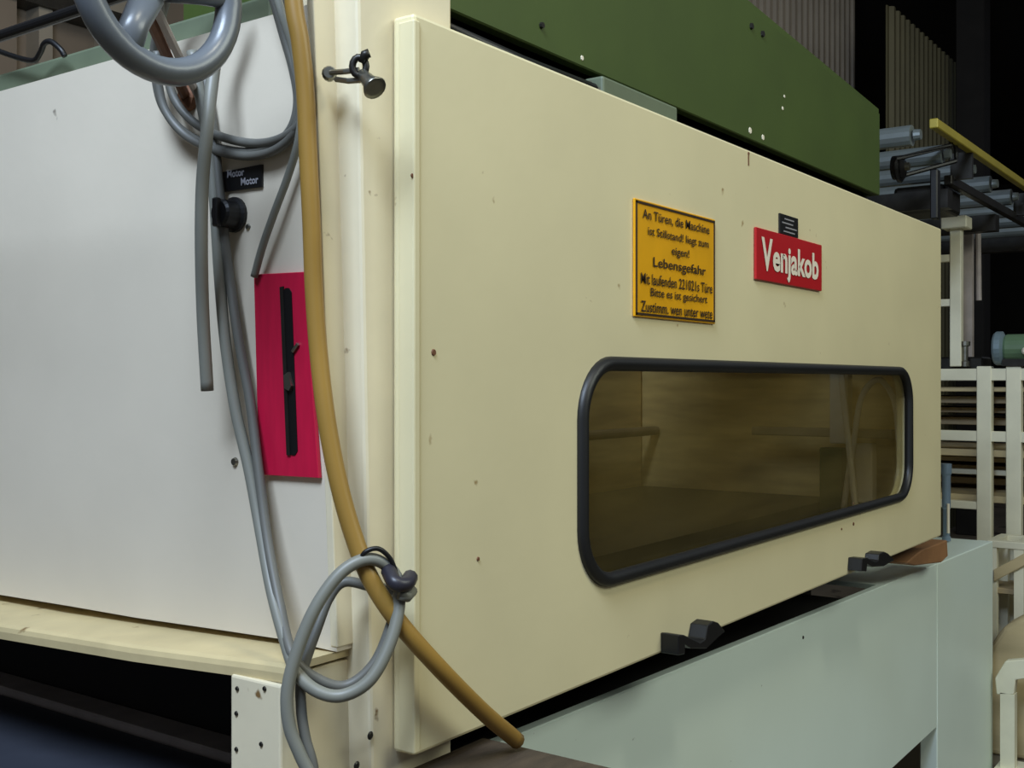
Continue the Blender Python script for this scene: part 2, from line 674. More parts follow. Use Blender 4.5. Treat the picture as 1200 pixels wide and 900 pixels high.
for px in ([(774, 765), (774, 741), (781, 741), (800, 750), (806, 746), (809, 730), (816, 725), (822, 727), (830, 737), (822, 744), (808, 757), (790, 757), (782, 752), (782, 763)],
           [(993, 668), (994, 653), (1000, 652), (1010, 657), (1013, 655), (1014, 648), (1020, 645), (1025, 647), (1033, 655), (1020, 662), (1006, 663), (1000, 659), (999, 668)]):
    door_poly(px, 0.045, blackmat, 'door_clasp', door, 0.002)
# rivets, rust specks
for u, v, r, m in ((508, 413, 0.006, rust), (483, 206, 0.004, rust), (560, 655, 0.004, rust), (1000, 614, 0.006, rust), (986, 620, 0.004, rust), (877, 180, 0.005, rust), (1000, 590, 0.003, rust)):
    p = onY(u, v, DY)
    obj('rust_spot', lathe([(r, 0), (r * 0.8, 0.002)], p, (0, -1, 0), 10), m, door)
p0, p1 = onY(877, 178, DY), onY(877, 194, DY)
obj('scratch', box(p0.x - 0.003, p0.x + 0.003, DY - 0.001, DY, p1.z, p0.z), rust, door)

# ---- warning sign
sx0, sx1 = onY(741, 300, DY).x, onY(835.5, 300, DY).x
sz0, sz1 = 0.139, 0.392
sign = obj('warning_sign', box(sx0, sx1, DY - 0.006, DY - 0.0005, sz0, sz1, 0.0015), yellowsign, machine, 'yellow enamel warning sign with dark German lettering')
bm = bmesh.new()
fy = DY - 0.0075
b_ = 0.005
for a in ((sx0 + 0.004, sx1 - 0.004, sz1 - 0.004 - b_, sz1 - 0.004), (sx0 + 0.004, sx1 - 0.004, sz0 + 0.004, sz0 + 0.004 + b_),
          (sx0 + 0.004, sx0 + 0.004 + b_, sz0 + 0.004, sz1 - 0.004), (sx1 - 0.004 - b_, sx1 - 0.004, sz0 + 0.004, sz1 - 0.004)):
    box(a[0], a[1], fy, fy + 0.002, a[2], a[3], bm=bm)
obj('border', bm, signink, sign)
bm = bmesh.new()
rows = [('An Türen, die Maschine', 0.08, 0.91, 0.83), ('ist Stillstand! liegt zum', 0.14, 0.90, 0.69), ('eigen!', 0.42, 0.64, 0.56), ('Lebensgefahr', 0.20, 0.86, 0.42),
        ('Mit laufenden 221021s Türe', 0.06, 0.95, 0.285), ('Bitte es ist gesichert', 0.17, 0.88, 0.165), ('Zustimm. wen unter wete', 0.06, 0.95, 0.045)]
for t, a, b, c in rows:
    text_into(bm, t, Vector((sx0 + (sx1 - sx0) * a, fy + 0.0005, sz0 + (sz1 - sz0) * c)), EXD, EZD, END, (sx1 - sx0) * (b - a), 0.024 if t != 'Lebensgefahr' else 0.028, 0.012)
obj('lettering', bm, signink, sign)

# ---- brand plate
bx0, bx1 = onY(883, 300, DY).x, onY(960, 310, DY).x
bz0, bz1 = 0.266, 0.402
plate = obj('brand_plate', box(bx0, bx1, DY - 0.008, DY - 0.0005, bz0, bz1, 0.0015), redsign, machine, 'red enamel maker plate with white lettering')
bm = bmesh.new()
text_into(bm, 'V', Vector((bx0 + 0.030, DY - 0.0085, bz0 + 0.026)), EXD, EZD, END, 0.074, 0.088, 0.03)
text_into(bm, 'enjakob', Vector((bx0 + 0.106, DY - 0.0085, bz0 + 0.006)), EXD, EZD, END, 0.340, 0.100, 0.03)
obj('lettering', bm, whiteink, plate)
lx0, lx1 = onY(912, 262, DY).x, onY(933.5, 265, DY).x
lab = obj('data_label', box(lx0, lx1, DY - 0.005, DY - 0.0005, 0.403, 0.459, 0.001), blackmat, machine, 'small black data label with pale lines')
bm = bmesh.new()
for k, (a, b) in enumerate(((0.25, 0.75), (0.12, 0.7), (0.3, 0.9), (0.2, 0.8))):
    z = 0.447 - k * 0.0115
    box(lx0 + (lx1 - lx0) * a, lx0 + (lx1 - lx0) * b, DY - 0.0056, DY - 0.005, z - 0.0018, z + 0.0018, bm=bm)
obj('print_line', bm, greyink, lab)

# ---- white end panel (leaning, bottom edge bowed)
def e_x(z):
    return EA + EB * z


YEDGE = lambda z: lerp_z(1, z)
ETOP = 0.597
bot = [onE(u, v) for u, v in ((400, 767), (330, 749), (250, 737), (160, 724), (80, 710), (0, 697))]
bot.append(Vector((e_x(-0.45), 3.62, -0.46)))
bot = [Vector((e_x(p.z), p.y, p.z)) for p in bot]
bot[0] = Vector((e_x(-0.432), YEDGE(-0.43), -0.432))
top = [Vector((e_x(ETOP), 3.62, ETOP)), Vector((e_x(ETOP), YEDGE(ETOP), ETOP))]
bm = prism(bot + top, (0.052, 0, 0), 0.0)
obj('end_panel', bm, white, machine, 'white sheet metal end panel')
# cream return edge of the end panel beside the post
zc = (-0.425, 0.66)
lo = [Vector((e_x(zc[0]) - 0.0015, YEDGE(zc[0]) - 0.003, zc[0])), Vector((lerp_z(0, zc[0]) + 0.02, YEDGE(zc[0]) - 0.003, zc[0])), Vector((lerp_z(0, zc[0]) + 0.02, YEDGE(zc[0]) + 0.05, zc[0])), Vector((e_x(zc[0]) - 0.0015, YEDGE(zc[0]) + 0.012, zc[0]))]
hi = [Vector((e_x(zc[1]) - 0.0015, YEDGE(zc[1]) - 0.003, zc[1])), Vector((lerp_z(0, zc[1]) + 0.02, YEDGE(zc[1]) - 0.003, zc[1])), Vector((lerp_z(0, zc[1]) + 0.02, YEDGE(zc[1]) + 0.05, zc[1])), Vector((e_x(zc[1]) - 0.0015, YEDGE(zc[1]) + 0.012, zc[1]))]
obj('panel_edge', hexa(lo, hi, 0.002), cream_post, machine)
# pale green rim above the end panel
obj('top_rim', box(1.262, 1.34, 1.40, 3.62, 0.60, 0.645, 0.006, seg=2), palegreen, machine, 'pale green painted rim with worn patches')

# ---- red scale plate with a slot, on the end panel
rp_ = [onE(u, v) for u, v in ((302, 322), (361, 319), (378, 560), (308, 556))]
redp = obj('scale_plate', prism([p + ENE * 0.001 for p in rp_], ENE * 0.008, 0.001), red, machine, 'bright red plate with a dark vertical slot')
sl = [onE(u, v) for u, v in ((337, 342), (340, 338), (344, 338), (347, 343), (354, 528), (351, 533), (347, 533), (344, 529))]
obj('slot', prism([p + ENE * 0.0092 for p in sl], ENE * 0.0012), blackmat, redp)
sl = [onE(u, v) for u, v in ((334, 337), (338, 336), (346, 533), (342, 533))]
obj('slot_lip', prism([p + ENE * 0.009 for p in sl], ENE * 0.003), darksteel, redp)
pt = [onE(u, v) for u, v in ((341, 440), (346, 436), (350, 452), (347, 458), (342, 455))]
obj('pointer', prism([p + ENE * 0.0105 for p in pt], ENE * 0.006), steel, redp)
obj('pointer', tube([onE(343, 412, 0.012), onE(349, 403, 0.012)], 0.003, 8), steel, redp)

# ---- black switch label and rotary knob
lp = [onE(u, v) for u, v in ((258, 203), (309, 193), (309, 219), (258, 226))]
slab = obj('switch_label', prism([p + ENE * 0.0005 for p in lp], ENE * 0.004), blackmat, machine, 'black label with two pale words')
bm = bmesh.new()
for t, uv in (('Motor', (267, 209)), ('Motor', (283, 218))):
    o_ = onE(uv[0], uv[1], 0.0048)
    text_into(bm, t, o_, EXE, EZE, ENE, 0.043, 0.013, 0.03)
obj('lettering', bm, greyink, slab)
kc = onE(276, 252)
knob = obj('rotary_knob', lathe([(0.030, 0), (0.030, 0.006), (0.024, 0.009), (0.023, 0.032), (0.019, 0.036)], kc, ENE, 20), blackmat, machine, 'black rotary knob', smooth=False)
obj('grip', box(kc.x - 0.046, kc.x - 0.034, kc.y - 0.006, kc.y + 0.006, kc.z - 0.024, kc.z + 0.024, 0.002), blackmat, knob)
obj('screw', lathe([(0.006, 0), (0.004, 0.003)], onE(291, 266), ENE, 10), steel, machine)
obj('screw', lathe([(0.008, 0), (0.006, 0.005)], onE(276, 541), ENE, 10), steel, machine)
obj('bolt_head', lathe([(0.01, 0), (0.009, 0.006), (0.004, 0.008)], onE(378, 700), ENE, 10), steel, machine)

# ---- sill in front of the end panel, column and support skin below
sf = [onZ(309, 777, -0.436), Vector((1.152, 1.62, -0.449)), Vector((1.148, 2.03, -0.465)), Vector((1.146, 3.6, -0.49))]
y0s = 1.268
bm = bmesh.new()
prof_rows = []
pl = [Vector((sf[0].x, y0s, -0.434))] + sf
for p in pl:
    x, y, z = p
    # section: inner top, outer top, rounded nose, lower lip, return
    prof_rows.append([(1.34, y, z), (x + 0.012, y, z), (x + 0.003, y, z - 0.004), (x, y, z - 0.012), (x, y, z - 0.026), (x + 0.006, y, z - 0.028), (x + 0.006, y, z - 0.012), (1.34, y, z - 0.012)])
R = [[bm.verts.new(c) for c in row] for row in prof_rows]
for A, B in zip(R, R[1:]):
    k = len(A)
    for i in range(k):
        bm.faces.new((A[i], A[(i + 1) % k], B[(i + 1) % k], B[i]))
bm.faces.new(R[0])
bm.faces.new(R[-1][::-1])
obj('sill', bm, sillpaint, machine, 'worn cream sheet metal sill with rolled white edge')
cx = onY(327, 800, y0s).x
cy = onX(270, 800, cx + 0.003).y
obj('column', box(cx + 0.003, cx + 0.05, y0s, cy, FLOOR, -0.462, 0.004, seg=2), cream_post, machine)
obj('skirt_panel', box(cx + 0.03, lerp_z(0, -0.8) + 0.02, y0s + 0.003, y0s + 0.02, FLOOR, -0.452, 0.002), cream_post, machine)
for u, v in ((278, 807), (310, 807), (306, 872), (277, 836), (277, 878)):
    p = onX(u, v, cx + 0.002)
    obj('bolt_hole', lathe([(0.004, 0), (0.003, 0.002)], p, (-1, 0, 0), 10), darksteel, machine)
for u, v in ((434, 862), (418, 897)):
    p = onY(u, v, BY - 0.001)
    obj('bolt_hole', lathe([(0.007, 0), (0.004, 0.002)], p, (0, -1, 0), 10), darksteel, machine)
# dark opening under the end panel: belt, rail, sheets coloured black for its shade
obj('opening_shade_back', box(1.535, 1.55, 1.42, 3.6, FLOOR, -0.5), darkin, machine)
obj('opening_shade_roof', box(1.34, 1.55, 1.40, 3.6, -0.52, -0.50), darkin, machine)
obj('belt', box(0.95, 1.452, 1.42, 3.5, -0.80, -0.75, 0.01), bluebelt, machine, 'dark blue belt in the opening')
obj('belt_rail', box(1.452, 1.53, 1.42, 3.5, -0.80, -0.735, 0.004), greyrail, machine)
for x, y in ((1.0, 1.5), (1.0, 3.4)):
    obj('belt_leg', box(x, x + 0.06, y, y + 0.06, FLOOR, -0.80), darksteel, machine)

# ---- latch at the top of the post
latch = obj('latch', lathe([(0.011, 0), (0.012, 0.010), (0.009, 0.016)], at(386, 88, 1.745), (-0.7, -0.7, 0), 14), steel, machine, 'steel swing latch with wing nut')
obj('swing_bolt', tube([at(388, 85, 1.725), at(404, 84, 1.70), at(421, 82, 1.695)], 0.0045, 8), steel, latch)
obj('swing_bolt', tube([at(394, 93, 1.72), at(408, 95, 1.70), at(424, 94, 1.695)], 0.0045, 8), steel, latch)
obj('eye', tube([at(421 + 8 * math.cos(a), 78 + 11 * math.sin(a), 1.69) for a in [2 * math.pi * k / 14 for k in range(14)]], 0.0055, 8, closed=True), darksteel, latch, smooth=True)
obj('wing', tube([at(424, 74, 1.688), at(428, 64, 1.685), at(433, 62, 1.685)], [0.006, 0.008, 0.007], 10), darksteel, latch, smooth=True)
a_, b_2 = at(424, 86, 1.69), at(440, 104, 1.67)
dv = b_2 - a_
obj('cup_nut', lathe([(0.008, 0), (0.011, dv.length * 0.4), (0.012, dv.length * 0.6), (0.019, dv.length * 0.95), (0.018, dv.length), (0.008, dv.length * 0.98)], a_, dv, 18), steel, latch, smooth=True)

# ================================================================ green hood
hood = thing('extraction_hood', 'olive green steel hood standing on top of the cream machine', 'hood', (2.8, 2.3, 0.62))
HY = 1.30
HB = 1.80
hx1 = onY(1031, 150, HY).x
hz_r = onY(1031, 133, HY).z
q = onY(870, 0, HY)
slope = (q.z - hz_r) / (hx1 - q.x)
hx0 = 1.42
zb = 0.693
topz = lambda x: hz_r + slope * (hx1 - x)
obj('front_sheet', prism([(hx0, HY, zb), (hx1, HY, zb), (hx1, HY, topz(hx1)), (hx0, HY, topz(hx0))], (0, 0.03, 0), 0.003), green, hood)
obj('end_sheet', prism([(hx1 - 0.03, HY + 0.03, zb), (hx1 - 0.03, HB, zb), (hx1 - 0.03, HB, hz_r), (hx1 - 0.03, HY + 0.03, hz_r)], (0.03, 0, 0)), green, hood)
obj('end_sheet', prism([(hx0, HY + 0.03, zb), (hx0, HB, zb), (hx0, HB, topz(hx0)), (hx0, HY + 0.03, topz(hx0))], (0.03, 0, 0)), green, hood)
obj('back_sheet', prism([(hx0, HB, zb), (hx1, HB, zb), (hx1, HB, topz(hx1)), (hx0, HB, topz(hx0))], (0, 0.03, 0)), green, hood)
obj('top_sheet', prism([(hx0, HY + 0.004, topz(hx0) - 0.003), (hx1, HY + 0.004, topz(hx1) - 0.003), (hx1, HB + 0.03, topz(hx1) - 0.003), (hx0, HB + 0.03, topz(hx0) - 0.003)], (0, 0, 0.02)), green, hood)
obj('base_frame', box(1.46, X1 - 0.35, HY + 0.05, HB - 0.05, 0.586, zb), blackmat, hood)
# pale strip clamp in the gap and a thin trim
a, b = onY(702, 95, 1.26), onY(790, 131, 1.26)
obj('clamp_strip', box(a.x, b.x, 1.25, 1.30, 0.600, 0.668, 0.006, seg=2), palegreen, hood, 'pale green strip between hood and door')
a, b = onY(505, 18, 1.25), onY(700, 92, 1.25)
obj('cable_run', tube([(a.x, 1.26, 0.636), ((a.x + b.x) / 2, 1.255, 0.628), (b.x, 1.26, 0.634)], 0.012, 8), blackmat, hood, smooth=True)
for u, v, r in ((879, 153, 0.010), (894, 161, 0.009), (682, 68, 0.006), (917, 127, 0.006), (919, 113, 0.005)):
    p = onY(u, v, HY)
    obj('paint_chip', lathe([(r, 0), (r * 0.9, 0.0015)], p, (0, -1, 0), 7), whiteink, hood)
for u, v, r in ((880, 31, 0.010), (893, 40, 0.010), (634, 30, 0.007)):
    p = onY(u, v, HY)
    obj('bolt', lathe([(r, 0), (r * 0.9, 0.006)], p, (0, -1, 0), 7), darksteel, hood)

# ================================================================ pale base cabinet under the door
base = thing('base_cabinet', 'pale grey green base cabinet running under the windowed door', 'cabinet', (3.7, 1.6, FLOOR))
PY = 1.32
pl_ = onY(590, 868, PY)
prr = onY(1163, 634, PY)
xl = 1.56
zl = pl_.z + (prr.z - pl_.z) * (xl - pl_.x) / (prr.x - pl_.x)
xm = onY(1098, 700, PY).x
zm = pl_.z + (prr.z - pl_.z) * (xm - pl_.x) / (prr.x - pl_.x)
zap = onY(1098, 852, PY).z
obj('apron', prism([(xl, PY, zap), (xm, PY, zap), (xm, PY, zm), (xl, PY, zl)], (0, 0.03, 0), 0.003), basepaint, base)
obj('end_leg', prism([(xm, PY - 0.002, FLOOR), (prr.x, PY - 0.002, FLOOR), (prr.x, PY - 0.002, prr.z), (xm, PY - 0.002, zm)], (0, 0.075, 0), 0.004), basepaint, base)
obj('end_leg', prism([(xl, PY + 0.002, FLOOR), (xl + 0.3, PY + 0.002, FLOOR), (xl + 0.3, PY + 0.002, zap), (xl, PY + 0.002, zap)], (0, 0.07, 0), 0.003), basepaint, base)
xt = X1 - 0.25
zt_ = pl_.z + (prr.z - pl_.z) * (xt - pl_.x) / (prr.x - pl_.x)
obj('top_plate', prism([(xt, PY + 0.005, zt_ - 0.02), (prr.x, PY + 0.005, prr.z - 0.02), (prr.x, 2.3, prr.z - 0.02), (xt, 2.3, zt_ - 0.02)], (0, 0, 0.018)), basepaint, base)
obj('gap_shade_sheet', prism([(xl, PY + 0.03, zl - 0.10), (xt, PY + 0.03, zt_ - 0.10), (xt, 2.3, zt_ - 0.10), (xl, 2.3, zl - 0.10)], (0, 0, 0.03)), darkin, base)  # dark sheet standing in for the shade in the gap below the door
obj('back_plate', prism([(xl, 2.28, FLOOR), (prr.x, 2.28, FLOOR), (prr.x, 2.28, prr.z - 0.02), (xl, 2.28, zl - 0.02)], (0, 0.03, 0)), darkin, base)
p = onY(941, 747, PY)
obj('speck', lathe([(0.006, 0), (0.005, 0.002)], p, (0, -1, 0), 8), darksteel, base)

blk = obj('wood_block', prism([onY(u, v, 1.235) for u, v in ((1062, 660), (1080, 645), (1110, 633), (1111, 652), (1104, 659), (1072, 663))], (0, 0.10, 0), 0.004), woodblock)
tag(blk, 'small reddish brown wood block wedged under the far end of the door', 'block')

# dark board at the foot of the corner
bz = -0.64
e = onZ(612, 874, bz)
bd = thing('step_stand', 'dark worn board on a low stand below the machine corner', 'stand', (1.42, 0.9, FLOOR))
obj('board', prism([(1.25, BY - 0.012, bz), (e.x, BY - 0.012, bz), (e.x, 0.55, bz), (1.25, 0.55, bz)], (0, 0, -0.045), 0.006), wood, bd)
for x in (1.27, e.x - 0.06):
    for y in (0.58, 1.14):
        obj('leg', box(x, x + 0.05, y, y + 0.05, FLOOR, bz - 0.045), wood, bd)

# ================================================================ handwheel on its shaft
wc = at(187, -20, 1.5)
wheel = thing('handwheel', 'grey enamelled handwheel on a long black shaft beside the white end panel', 'handwheel', (wc.x, wc.y, wc.z - 0.14))
RW = 0.118
pathw = [wc + Vector((RW * math.cos(a), 0, RW * math.sin(a))) for a in [2 * math.pi * k / 48 for k in range(48)]]
obj('rim', tube(pathw, 0.019, 14, closed=True), wheelgrey, wheel, smooth=True)
obj('hub', lathe([(0.020, -0.03), (0.023, -0.026), (0.023, 0.02), (0.020, 0.03)], wc + Vector((0, 0.02, 0)), (0, 1, 0), 20), wheelgrey, wheel)
for ang in (-118, 8, 125):
    a = math.radians(ang)
    d = Vector((math.cos(a), 0, math.sin(a)))
    pth = [wc + d * 0.02 + Vector((0, 0.012, 0)), wc + d * 0.07 + Vector((0, 0.008, 0)), wc + d * 0.112]
    obj('spoke', tube(pth, [0.022, 0.019, 0.021], 12, flat=0.7), wheelgrey, wheel, smooth=True)
sy1 = 2.9
obj('shaft', tube([wc + Vector((0, 0.02, 0)), Vector((wc.x, sy1, wc.z))], 0.0088, 14), blackmat, wheel, 'long black round shaft')
a = Vector((wc.x, wc.y + 0.05, wc.z))
b = onE(218, 114, 0.004)
obj('bracket', tube([a, a + (b - a) * 0.5, b], 0.009, 8), rust, wheel, 'rusty strut holding the shaft')
b2 = onE(232, 112, 0.004)
obj('bracket', tube([a + Vector((0.02, 0, 0)), b2], 0.007, 8), greyrail, wheel)
obj('bracket_foot', lathe([(0.022, 0), (0.022, 0.012), (0.015, 0.016)], onE(223, 116), ENE, 14), rust, wheel)
c2 = Vector((wc.x, 2.55, wc.z))
obj('bearing_block', box(wc.x - 0.03, e_x(0.5) , 2.52, 2.58, wc.z - 0.03, wc.z + 0.03, 0.005), darksteel, wheel)


# ================================================================ cables and hose
def cable(name, pts, r, m, label, cat='cable', per=8, world_pre=(), world_post=()):
    P = [Vector(p) for p in world_pre] + [at(*p) for p in pts] + [Vector(p) for p in world_post]
    o = obj(name, tube(crom(P, per), r, 12), m, smooth=True)
    o['label'] = label
    o['category'] = cat
    return o


# brown hose
cable('rubber_hose', [(344, 0, 1.70), (352, 50, 1.70), (358, 110, 1.705), (361, 180, 1.71), (365, 260, 1.715), (368, 340, 1.72), (374, 420, 1.72), (384, 500, 1.715), (399, 575, 1.71), (417, 636, 1.705), (436, 682, 1.70), (468, 730, 1.705), (515, 783, 1.75), (566, 834, 1.84), (606, 868, 1.925)],
      [0.0145] * 400 and 0.0145, hosebrown, 'thick brown rubber hose hanging down the corner post across the door', 'hose',
      world_pre=[(2.1, 1.75, 1.205), (1.7, 1.62, 1.22), (1.42, 1.47, 1.20), (1.30, 1.36, 1.10), (1.21, 1.28, 0.90), (1.185, 1.275, 0.74)])

# coil of grey cable hanging behind the wheel
zt = 0.62
coil = []
turns = [(0, 0, 0), (10, -15, -0.012), (-3, -5, 0.012)]
for dx, dy, dt in turns:
    for u, v, t in ((184, 60, 1.90), (186, 100, 1.91), (195, 132, 1.91), (218, 159, 1.90), (252, 176, 1.87), (290, 183, 1.83), (322, 176, 1.79), (344, 156, 1.765), (352, 125, 1.755), (347, 88, 1.75), (335, 45, 1.75), (322, 0, 1.745), (305, -50, 1.75), (265, -80, 1.76), (215, -60, 1.80), (190, 0, 1.86)):
        coil.append((u + dx, v + dy, t + dt))
cable('coiled_cable', coil, 0.0075, cablegrey2, 'dark grey cable coiled in a wide loop behind the handwheel', per=6)
cable('cut_hose', [(272, -10, 1.78), (264, 30, 1.80), (254, 62, 1.81), (247, 110, 1.79), (242, 160, 1.78), (237, 220, 1.79), (236, 290, 1.80), (238, 370, 1.82), (243, 458, 1.83)], 0.0105, cablegrey,
      'pale grey hose hanging straight down to a cut end on the white panel', 'hose')
cable('control_cable', [(225, 60, 1.88), (236, 120, 1.88), (246, 175, 1.875), (252, 240, 1.87), (257, 320, 1.86), (264, 400, 1.85), (276, 480, 1.84), (292, 550, 1.825), (305, 620, 1.80), (318, 690, 1.76), (334, 750, 1.70), (348, 788, 1.665), (372, 810, 1.655), (402, 815, 1.655), (435, 795, 1.66), (459, 748, 1.68), (468, 702, 1.70), (462, 672, 1.71), (435, 655, 1.69), (402, 669, 1.675), (372, 708, 1.66), (350, 758, 1.65), (337, 808, 1.645), (339, 850, 1.645), (352, 885, 1.645), (372, 930, 1.645), (385, 1010, 1.645)], 0.0098, cablegrey,
      'grey cable running down the white panel into the loop tied at the post')
cable('control_cable', [(240, 90, 1.89), (250, 150, 1.88), (257, 220, 1.87), (267, 310, 1.86), (280, 400, 1.85), (293, 470, 1.84), (303, 550, 1.82), (313, 630, 1.79), (328, 710, 1.74), (344, 770, 1.675), (375, 797, 1.68), (407, 803, 1.69), (438, 778, 1.70), (457, 735, 1.715), (465, 696, 1.725), (436, 688, 1.735), (404, 682, 1.73), (386, 700, 1.72), (372, 735, 1.70), (354, 790, 1.675), (353, 830, 1.67), (358, 865, 1.665), (368, 905, 1.66), (380, 1000, 1.66)], 0.0082, cablegrey2,
      'thinner dark grey cable inside the tied loop by the post')
cable('branch_cable', [(316, -30, 1.72), (330, 15, 1.725), (345, 65, 1.74), (353, 120, 1.745), (350, 162, 1.75), (338, 205, 1.77), (322, 248, 1.79), (308, 288, 1.81), (298, 324, 1.83)], 0.0065, cablegrey,
      'short grey cable ending above the red plate')
cable('tie_wire', [(421, 660, 1.685), (428, 647, 1.68), (443, 643, 1.685), (456, 653, 1.695), (463, 668, 1.70), (466, 684, 1.70)], 0.0038, blackmat, 'thin dark wire arched over the tied cable loop', 'wire')
ta = at(452, 681, 1.72)
knot = obj('cable_tie', tube(crom([at(455, 668, 1.70), at(463, 683, 1.675), at(476, 684, 1.685), at(481, 676, 1.71)], 6), [0.012] * 19, 10), tape, smooth=True)
tag(knot, 'dark tape binding the grey cable loop to the post', 'tape')
ke = obj('cable_end', tube([at(468, 696, 1.685), at(477, 699, 1.69), at(483, 692, 1.71)], 0.009, 10), cablegrey, smooth=True)
tag(ke, 'short grey cable stub beside the dark tape', 'cable')

# black hook of cable on the rim, upper left
hk = cable('hook_cable', [(-25, 50, 2.30), (10, 64, 2.25), (38, 71, 2.20), (47, 62, 2.18), (52, 51, 2.16), (60, 49, 2.15), (71, 58, 2.14), (76, 66, 2.14)], 0.0055, blackmat, 'black cable curled into a hook over the green rim')

# ================================================================ background at the right
# rack of cream square tube
RX = 7.0
rack = thing('steel_rack', 'cream painted square tube rack beyond the end of the machine', 'rack', (RX, 2.0, FLOOR))
ztop = 0.09


def rpost(u, w=0.082, z0=FLOOR, z1=ztop, x=RX, name='post', par=None, m=creambg):
    y = onX(u, 500, x).y
    obj(name, box(x - 0.035, x + 0.035, y - w / 2, y + w / 2, z0, z1, 0.004), m, par or rack)
    return y


y1 = rpost(1154.5)
y2 = rpost(1189, z0=FLOOR)
y3 = rpost(1030)
y4 = rpost(1260)


def rrail(v0, v1, x=RX, ya=None, yb=None, name='rail', par=None, m=creambg, d=0.03):
    z0, z1 = onX(1150, v1, x).z, onX(1150, v0, x).z
    obj(name, box(x - d, x + d, ya if ya is not None else y4, yb if yb is not None else y3, z0, z1, 0.003), m, par or rack)


rrail(432, 446, m=creambg)
rrail(505, 517)
rrail(550, 556, x=RX + 0.25)
rrail(588, 597, ya=y1, yb=y3)
# boards stacked on the rack, behind
zz = [(456, 0.012), (466, 0.03), (479, 0.02), (491, 0.035), (524, 0.03), (534, 0.015), (545, 0.03), (561, 0.025), (574, 0.03)]
for k, (v, th) in enumerate(zz):
    z = onX(1125, v, RX + 0.45).z
    m = (timber, timber2, timber2)[(k * 2 + k // 3) % 3]
    xs_ = RX + 0.05 + 0.13 * ((k * 5) % 4)
    o = obj('board', box(xs_, RX + 0.85, y4 + 0.05 + 0.05 * (k % 3), 2.4 + 0.15 * (k % 4), z - th, z + 0.012, 0.003), m)
    up = k < 4
    od = ('topmost', 'second', 'third', 'fourth', 'lowest')[k if up else k - 4]
    pos = od if od in ('topmost', 'lowest') else od + ' from top'
    tag(o, '%s board lying %s in the stack %s the cream rack middle rail' % ('pale' if m is timber else 'dull', pos, 'above' if up else 'below'), 'board', 'boards on the cream rack')
# rear posts and cross bars that carry the boards
for u in (1030, 1154.5, 1260):
    yf = onX(u, 500, RX).y
    yr = onX(u, 500, RX + 0.95).y if u == 1154.5 else yf
    obj('post', box(RX + 0.9, RX + 0.96, yr - 0.03, yr + 0.03, FLOOR, 0.0, 0.004), creambg, rack)
    for v in (511, 592):
        z = onX(1150, v, RX).z
        obj('cross_bar', prism([(RX + 0.03, yf - 0.02, z - 0.02), (RX + 0.9, yr - 0.02, z - 0.02), (RX + 0.9, yr + 0.02, z - 0.02), (RX + 0.03, yf + 0.02, z - 0.02)], (0, 0, 0.03)), creambg, rack)

# gearmotor on top of the rack
mo = onX(1172, 414, RX)
mot = thing('gear_motor', 'blue grey gear motor with round flange on the cream rack', 'motor', (mo.x, mo.y, ztop))
zc_ = ztop + 0.105
obj('flange', lathe([(0.09, 0), (0.10, 0.012), (0.10, 0.045), (0.07, 0.06)], (mo.x, mo.y + 0.03, zc_), (0, -1, 0), 24), motorblue, mot)
obj('housing', lathe([(0.07, 0.05), (0.082, 0.07), (0.082, 0.26), (0.06, 0.30)], (mo.x, mo.y + 0.03, zc_), (0, -1, 0), 20), motorgreen, mot)
obj('foot', box(mo.x - 0.05, mo.x + 0.05, mo.y - 0.22, mo.y - 0.02, ztop, zc_ - 0.06), darksteel, mot)
obj('terminal_cap', lathe([(0.022, 0), (0.022, 0.03), (0.012, 0.04)], (mo.x - 0.08, mo.y - 0.16, zc_ - 0.02), (-1, 0, 0), 12), whiteink, mot)
# small fitting and dark clutter along the rack top
fo = onX(1131, 425, RX)
ft = obj('pipe_fitting', lathe([(0.028, 0), (0.028, 0.03), (0.018, 0.035), (0.018, 0.12), (0.03, 0.125), (0.03, 0.15)], (RX, fo.y, ztop), (0, 0, 1), 12), steel)
tag(ft, 'small steel pipe fitting standing on the cream rack', 'fitting')
bx_ = obj('tool_box', box(RX + 0.10, RX + 0.33, onX(1147, 420, RX).y, onX(1085, 420, RX).y, 0.012, 0.15, 0.01), darksteel)
tag(bx_, 'low dark box lying behind the fitting on the rack', 'box')

# upright cream ladder frame carrying the roller conveyor
con = thing('roller_conveyor', 'raised roller conveyor on cream posts behind the green hood', 'conveyor', (7.0, 2.0, ztop))
ry = 1.5
rxs = [5.89 - 0.54 * 1, 5.89, 6.40, 6.94, 7.50, 8.06, 8.62, 9.18, 9.74]
for x in rxs:
    r = obj('roller', lathe([(0.05, 0), (0.05, 1.25)], (x, ry + 0.02, 1.16), (0, 1, 0), 14), rollergrey, con, smooth=False)
    obj('roller_end', lathe([(0.024, 0), (0.028, 0.03)], (x, ry - 0.02, 1.16), (0, 1, 0), 12), rollergrey, r)
obj('side_rail', box(6.1, 10.2, ry + 0.03, ry + 0.07, 1.04, 1.09, 0.004), darksteel, con)
obj('side_rail', box(5.2, 10.2, 2.72, 2.78, 1.02, 1.22, 0.004), darksteel, con)
obj('guard_bar', box(5.45, 10.2, ry - 0.07, ry - 0.03, 1.205, 1.25, 0.004), yellowbar, con, 'long yellow guard bar')
for x in (6.15, 7.7, 9.2):
    obj('bar_bracket', box(x, x + 0.03, ry - 0.06, ry + 0.05, 1.07, 1.21), darksteel, con)
for x in (6.1, 7.2, 8.4):
    obj('cross_beam', box(x, x + 0.10, ry + 0.05, 2.75, 0.92, 1.02), darksteel, con)
